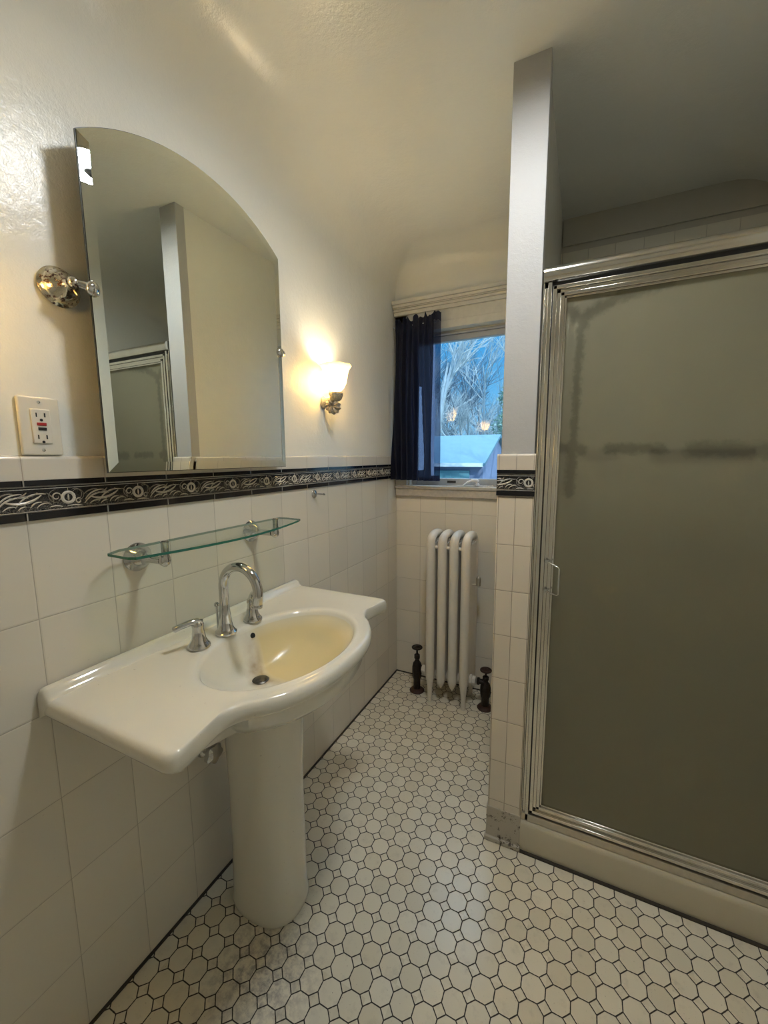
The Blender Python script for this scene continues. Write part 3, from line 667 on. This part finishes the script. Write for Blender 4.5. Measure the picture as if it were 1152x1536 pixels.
# ------------------------------------------------------------------ radiator
RD = thing('radiator', 'white cast iron radiator with four sections under the window', 'radiator', (.385, 2.05, 0))
ry0, ry1 = 1.972, 2.130
for k in range(4):
    x = .297 + .0620 * k; end = k in (0, 3); b = MB()
    hw = .0240
    zt = .948 - hw; r_ = (ry1 - ry0) / 2; yc = (ry0 + ry1) / 2; P_ = []
    P_ += [(x, ry0, z) for z in ((.0, .012, .035, .08, .12, .15, .4, .7) if end else (.092, .104, .118, .130, .15, .4, .7))]
    rad = [.011, .014, .012, .014, .019, hw, hw, hw] if end else [.003, .010, .017, .021, hw, hw, hw]
    for i in range(13):
        a = PI - PI * i / 12; c_, s_ = math.cos(a), math.sin(a); P_.append((x, yc + r_ * math.copysign(abs(c_) ** .8, c_), zt - .045 + .045 * abs(s_) ** .8)); rad.append(hw * (1 - .10 * abs(s_)))
    P_ += [(x, ry1, z) for z in (.7, .4, .15, .10, .03)] if end else [(x, ry1, z) for z in (.7, .4, .15, .10)]
    rad += [hw, hw, hw, .016, .011] if end else [hw, hw, hw, .008]
    b.tube(P_, rad, 20)
    if end: b.tube([(x, ry1, .04), (x, ry1, 0)], [.010, .012], 16)
    b.tube([(x, yc, .13), (x, yc, .90)], .020, 14)
    b.box(x - .0195, x + .0195, ry0 + .012, ry1 - .012, .125, .885)
    b.build('radiator_section', M['rad'], RD, smooth=60)
b = MB(); b.tube([(.265, 2.03, .145), (.505, 2.03, .145)], .026, 20); b.lathe([(.030, 0), (.031, .010), (.024, .014), (.022, .030)], (.262, 2.03, .145), (-1, 0, 0), n=8); b.lathe([(.030, 0), (.033, .014), (.026, .018), (.025, .034)], (.500, 2.03, .145), (1, 0, 0), n=8); b.build('hub_pipe', M['rad'], RD, smooth=40)
for k in range(3):
    b = MB(); b.lathe([(.009, 0), (.009, .034)], (.297 + .062 * k + .014, 1.975, .865), (1, 0, 0), n=12); b.build('section_spacer', M['rad'], RD, smooth=40)
b = MB(); b.lathe([(.006, 0), (.012, .004), (.012, .044), (.007, .052), (.003, .054)], (.535, 2.03, .665), n=20); b.tube([(.49, 2.03, .672), (.535, 2.03, .672)], .005, 10); tag(b.build('air_vent', M['alu_dull'], RD, smooth=40), 'silver air vent')
def rvalve(x, y, h, sgn, label, mat):
    t_ = thing('radiator_valve', label, 'valve', (x, y, 0), 'radiator valves')
    b = MB(); b.lathe([(.040, 0), (.042, .004), (.036, .012), (.022, .018)], (x, y, 0), n=32); b.build('floor_flange', M['rust'], t_, smooth=40)
    b = MB(); b.lathe([(.020, .015), (.020, h * .28), (.025, h * .32), (.028, h * .42), (.028, h * .56), (.024, h * .64), (.014, h * .69), (.011, h * .73), (.0165, h * .76), (.0165, h * .83), (.007, h * .86)], (x, y, 0), n=10)
    b.tube([(x, y, .145), (x + sgn * .045, y, .145)], .014, 12); b.lathe([(.020, 0), (.020, .012)], (x + sgn * .032, y, .145), (sgn, 0, 0), n=8)
    b.build('valve_body', M['iron'], t_, smooth=30)
    b = MB(); b.lathe([(.0055, h * .80), (.0055, h * .97)], (x, y, 0), n=10)
    R3 = []
    for i in range(32):
        a = 2 * PI * i / 32; c_ = Vector((x + .025 * math.cos(a), y + .025 * math.sin(a), h)); o_ = Vector((math.cos(a), math.sin(a), 0))
        R3.append([c_ + (o_ * math.cos(2 * PI * j / 10) + Vector((0, 0, 1)) * math.sin(2 * PI * j / 10)) * .0058 for j in range(10)])
    R3.append(R3[0]); b.rings(R3, True, False, False)
    b.lathe([(.006, -.006), (.024, -.003), (.024, .003), (.010, .005), (.006, .009)], (x, y, h), n=24); b.build('handwheel', mat, t_, smooth=50)
rvalve(.198, 2.035, .262, 1, 'dark iron valve with a handwheel left of the radiator', M['iron'])
rvalve(.585, 2.035, .215, -1, 'rusty dark iron valve with a handwheel right of the radiator', M['rust'])
b = MB(); b.tube([(.60, 2.160, .095), (.745, 2.160, .085)], .006, 10); tag(b.build('wall_pipe', M['alu'], smooth=40), 'thin silver pipe low on the wall behind the right radiator valve', 'pipe')

# ------------------------------------------------------------------ curtain
CT = thing('window_curtain', 'sheer black curtain panel gathered on a rod at the left side of the window', 'curtain', (.15, 2.12, 2.04))
def curtain():
    b = MB(); nu, nv = 150, 60; V = []
    for j in range(nv + 1):
        v = j / nv; row = []
        for i in range(nu + 1):
            u = i / nu
            zt_ = 2.058 + .010 * math.sin(u * 31) + .006 * math.sin(u * 67 + 1) + .012 * u
            if u > .88: zt_ += .010
            z = zt_ + (1.201 - .004 * u - zt_) * v
            xl = .030 - .024 * min(1, v * 1.3); xr = .288 + .004 * v
            gather = 1 if v > .06 else .6
            x = xl + (xr - xl) * (u + .010 * math.sin(u * 40 + v * 3) * (1 - v * .4))
            amp = (.010 + .010 * v) * (1 if u < .82 else .35)
            y = 2.120 + amp * math.sin(u * 52 + 1.2 * math.sin(v * 4 + u * 3)) + .006 * math.sin(u * 23 + v * 5)
            if abs(v - .055) < .02: y = 2.120 + (y - 2.12) * .5
            if x < .004: x = .004
            row.append(b.bm.verts.new((x, y, z)))
        V.append(row)
    for j in range(nv):
        v = (j + .5) / nv
        for i in range(nu):
            u = (i + .5) / nu
            thin = u > .84 and v > .05
            # a tall narrow gap in the gathers where only one layer hangs
            wv = (v - .42) / .52; 
            if 0 < wv < 1 and abs(u - (.60 + .02 * wv)) < .010 + .045 * wv * (1 - .15 * wv): thin = True
            if v > .96: thin = False
            f = b.bm.faces.new((V[j][i], V[j][i + 1], V[j + 1][i + 1], V[j + 1][i])); f.material_index = 1 if thin else 0
    return b.build('curtain_fabric', [M['curtain'], M['curtain_thin']], CT, smooth=80)
curtain()
b = MB(); b.tube([(.012, 2.136, 2.030), (.27, 2.136, 2.030)], .004, 10); b.build('curtain_rod', M['sash'], CT, smooth=40)

# ------------------------------------------------------------------ shower
CB = MB(); pr = [(YF - .010, 0), (YF - .012, .095), (YF - .008, .108), (YF, .114), (YF + .012, .116), (YF + .11, .112), (YF + .12, 0)]
CB.rings([[Vector((.857, y, z)) for y, z in pr], [Vector((XR, y, z)) for y, z in pr]]); tag(CB.build('shower_curb', M['curb'], smooth=50), 'cream painted raised curb under the shower door', 'curb')
SD = thing('shower_door', 'framed obscure glass shower door with a silver metal frame', 'shower door', (.86, YF + .02, .115))
yd = YF + .012
b = MB(); ya = YF - .002
prf = [(ya + .004, 1.812), (ya - .008, 1.818), (ya - .014, 1.830), (ya - .014, 1.840), (ya - .008, 1.850), (ya + .004, 1.855), (ya + .030, 1.855), (ya + .034, 1.850), (ya + .034, 1.812)]
b.rings([[Vector((.8585, y, z)) for y, z in prf], [Vector((XR, y, z)) for y, z in prf]]); b.build('header_rail', M['alu'], SD, smooth=50)
b = MB(); b.box(.857, XR, ya + .006, ya + .032, 1.800, 1.812); b.box(.880, .8835, ya + .004, ya + .03, .15, 1.80); tag(b.build('gap_shade_strip', M['blackp'], SD), 'black strip standing in for the shaded gap')  # black strips fill the gaps around the door in place of their shade
b = MB()
for (xa, xb, yy) in ((.8575, .8615, .0), (.8615, .870, .006), (.870, .8805, -.002)): b.box(xa, xb, ya + yy, ya + .034, .116, 1.812)
b.box(XR - .03, XR, ya, ya + .034, .116, 1.812); b.build('side_jamb', M['alu'], SD, bevel=.0015)
b = MB(); b.box(.858, XR, ya + .004, ya + .040, .114, .128); b.box(.858, XR, ya - .002, ya + .006, .114, .140); b.box(.8835, XR, ya + .01, ya + .03, .128, .150); b.build('sill_track', M['alu_dull'], SD, bevel=.0015)
# door leaf frame
b = MB(); X0, X1, Z0, Z1 = .8840, 1.640, .150, 1.800
def member(p0, p1, q0, q1):
    pass
steps = [(0, .010, -.004), (.010, .020, .004), (.020, .030, -.002), (.030, .036, .003)]
for a0, a1, yo in steps:
    y_0 = ya + yo; y_1 = ya + .030
    b.box(X0 + a0, X0 + a1, y_0, y_1, Z0 + a0, Z1 - a0); b.box(X1 - a1, X1 - a0, y_0, y_1, Z0 + a0, Z1 - a0)
    b.box(X0 + a0, X1 - a0, y_0, y_1, Z1 - a1, Z1 - a0); b.box(X0 + a0, X1 - a0, y_0, y_1, Z0 + a0, Z0 + a1)
leaf = b.build('door_frame', M['alu'], SD, bevel=.0012)
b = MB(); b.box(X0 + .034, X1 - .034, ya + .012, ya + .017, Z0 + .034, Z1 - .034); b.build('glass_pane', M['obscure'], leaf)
b = MB(); hz0, hz1 = .921, 1.013
for z in (hz0, hz1): b.box(.897, .908, ya - .012, ya, z - .005, z + .005)
zz = [(.903, ya - .010, hz1), (.916, ya - .026, hz1 - .002), (.936, ya - .040, hz1 - .008), (.938, ya - .041, hz1 - .012), (.938, ya - .041, hz0 + .004), (.936, ya - .040, hz0), (.916, ya - .026, hz0), (.903, ya - .010, hz0)]
b.tube(zz, .0026, 10); b.build('door_handle', M['chrome'], leaf, smooth=50)
# things inside the shower, dimly seen through the glass
b = MB(); b.box(.86, .935, D - .006, D, 1.31, 1.355); b.box(.985, 1.13, D - .006, D, 1.31, 1.355); b.box(1.26, 1.62, D - .006, D, 1.30, 1.355); struct(b.build('trim_8', M['dark_tile']))
PL = thing('shower_pipe', 'dark riser pipe and arm inside the shower behind the glass', 'pipe', (.92, D - .04, 1.0))
b = MB(); b.tube(catmull([(.885, D - .030, 1.15), (.905, D - .035, 1.25), (.905, D - .035, 1.9), (.905, D - .04, 2.00)], 6), .010, 12); b.build('riser_pipe', M['iron'], PL, smooth=50)
b = MB(); b.tube(catmull([(.880, D - .04, 2.03), (.93, D - .045, 1.99), (1.02, D - .06, 2.04), (1.16, D - .08, 2.09)], 6), .016, 12); b.build('shower_arm', M['iron'], PL, smooth=50)
b = MB(); b.box(.845, .8505, YF + .05, YF + .06, 1.86, 2.02); struct(b.build('trim_9', M['pier_paint']))

# ------------------------------------------------------------------ outdoors, seen through the window
GZ = -.9
b = MB(); b.box(-60, 40, 3.2, 90, GZ - .2, GZ); struct(b.build('ground', M['ground']))
GA = thing('garage', 'pitched roof garage with blue doors outside beyond the window', 'garage', (-4, 12, GZ))
gx0, gx1, gy0, gy1, ze, zr = -8.0, -1.22, 10.2, 13.8, 1.22, 1.95
b = MB(); b.box(gx0, gx1, gy0, gy1, GZ, ze - .08)
b.prism([(gx0, gy0, ze - .08), (gx0, gy1, ze - .08), (gx0, 12, zr - .06)], (gx1 - gx0, 0, 0)); b.build('garage_wall', M['brickext'], GA)
b = MB(); b.prism([(gx0 - .1, gy0 - .25, ze - .05), (gx0 - .1, 12, zr), (gx0 - .1, gy1 + .25, ze - .05), (gx0 - .1, gy1 + .25, ze - .12), (gx0 - .1, 12, zr - .08), (gx0 - .1, gy0 - .25, ze - .12)], (gx1 - gx0 + .2, 0, 0)); b.build('roof', M['asphalt'], GA)
b = MB(); b.box(gx0, gx1 + .05, gy0 - .28, gy0 - .22, ze - .14, ze - .05); b.build('gutter', M['nbr_trim'], GA)
for xa, xb in ((-3.55, -2.85), (-2.55, -1.55), (-5.2, -3.9)):
    b = MB(); b.box(xa, xb, gy0 - .05, gy0 + .02, GZ + .05, ze - .24)
    for i in range(1, 4): b.box(xa + (xb - xa) * i / 4 - .012, xa + (xb - xa) * i / 4 + .012, gy0 - .06, gy0, GZ + .05, ze - .24)
    b.build('garage_door', M['teal_door'], GA)
NB = thing('neighbour_house', 'grey-blue neighbouring house wall seen through the sheer curtain', 'house', (-6, 9, GZ))
b = MB(); b.box(-7.5, -2.22, 7.6, 9.4, GZ, 7.5); b.build('house_wall', M['nbr'], NB)
b = MB(); b.box(-2.24, -2.16, 7.55, 7.70, GZ, 7.5); b.box(-7.5, -2.2, 7.56, 7.6, 7.2, 7.5); b.build('corner_board', M['nbr_trim'], NB)
def tree(x, y, h, lean, mat, label, r0=.16, seed=0, depth=5, spread=.55):
    rg = random.Random(seed); b = MB()
    def grow(p, d, L, r, k):
        n = 4; pts = [p]; q = p.copy(); dd = d.copy()
        for i in range(n):
            dd = (dd + Vector((rg.uniform(-1, 1), rg.uniform(-1, 1), rg.uniform(-.4, .8))) * .13).normalized(); q = q + dd * L / n; pts.append(q.copy())
        b.tube(pts, [r * (1 - .75 * i / n) for i in range(n + 1)], 6 if r > .03 else 4, cap=False)
        if k <= 0: return
        for i in range(rg.choice((3, 3, 4))):
            s_ = rg.uniform(.35, 1); m_ = pts[min(n, int(s_ * n))]
            nd = (dd + Vector((rg.uniform(-1, 1), rg.uniform(-1, 1), rg.uniform(-.35, .8))) * spread * 1.3).normalized()
            grow(m_, nd, L * rg.uniform(.55, .8), r * (1 - .5 * s_) * rg.uniform(.72, .98), k - 1)
    grow(Vector((x, y, GZ)), Vector(lean).normalized(), h, r0, depth)
    return tag(b.build('bare_tree', mat, smooth=80), label, 'tree', 'bare trees beyond the garage')
tree(-4.6, 15.6, 4.6, (.16, 0, 1), M['bark'], 'thick pale bare tree leaning right behind the garage roof', .26, 3, 6)
tree(-6.6, 17.5, 4.2, (-.05, 0, 1), M['bark'], 'bare tree behind the left end of the garage', .16, 5, 6)
tree(-2.9, 17.0, 4.0, (.05, 0, 1), M['bark'], 'slim bare tree behind the right end of the garage', .12, 8, 6)
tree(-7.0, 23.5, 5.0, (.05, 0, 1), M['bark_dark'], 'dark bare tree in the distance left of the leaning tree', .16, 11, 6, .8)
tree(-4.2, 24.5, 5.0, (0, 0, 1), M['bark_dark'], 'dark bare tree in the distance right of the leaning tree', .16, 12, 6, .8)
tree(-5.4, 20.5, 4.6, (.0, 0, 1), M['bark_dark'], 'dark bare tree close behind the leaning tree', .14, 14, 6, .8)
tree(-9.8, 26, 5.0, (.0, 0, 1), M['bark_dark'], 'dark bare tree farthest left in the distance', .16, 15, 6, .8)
tree(-1.9, 22, 4.6, (-.05, 0, 1), M['bark'], 'pale bare tree in the distance beside the evergreen', .13, 19, 6, .7)
for i_, (x_, y_, m_, l_) in enumerate(((-5.9, 18.8, 'bark', 'slender pale bare tree seen left of the thick leaning trunk'), (-3.9, 18.2, 'bark', 'slender pale bare tree seen right of the thick leaning trunk'), (-3.0, 20.0, 'bark', 'pale twiggy bare tree between the leaning trunk and the evergreen'), (-5.0, 27.0, 'bark_dark', 'dark twiggy bare tree in the middle distance behind all others'))):
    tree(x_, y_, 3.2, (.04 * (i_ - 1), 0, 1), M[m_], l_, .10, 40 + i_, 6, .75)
tree(2.6, 6.6, 4.2, (-.25, 0, 1), M['bark'], 'bare yard tree right of the window view casting branch shadows on the garage roof', .14, 23, 5, .7)
def evergreen(x, y, h):
    rg = random.Random(4); t_ = thing('evergreen_tree', 'bright leafy evergreen at the right edge of the window view', 'tree', (x, y, GZ)); b = MB()
    b.tube([(x, y, GZ), (x, y, GZ + h)], [.14, .03], 8); b.build('trunk', M['bark'], t_, smooth=60)
    b = MB()
    for i in range(5200):
        z = rg.uniform(.06, 1); r = (1 - z) * 1.15 + .12; a = rg.uniform(0, 2 * PI); q = r * rg.uniform(.45, 1) * (1 + .25 * math.sin(z * 40))
        c = Vector((x + q * math.cos(a), y + q * math.sin(a), GZ + z * h)); s_ = rg.uniform(.05, .12)
        d1 = Vector((rg.uniform(-1, 1), rg.uniform(-1, 1), rg.uniform(-1, .3))).normalized(); d2 = d1.cross(Vector((rg.uniform(-1, 1), rg.uniform(-1, 1), 1))).normalized()
        b.bm.faces.new([b.bm.verts.new(c + d1 * s_), b.bm.verts.new(c + d2 * s_ * .4), b.bm.verts.new(c - d1 * s_), b.bm.verts.new(c - d2 * s_ * .4)])
    me = b.build('foliage', M['ever'], t_)
evergreen(-1.30, 15.6, 6.6)
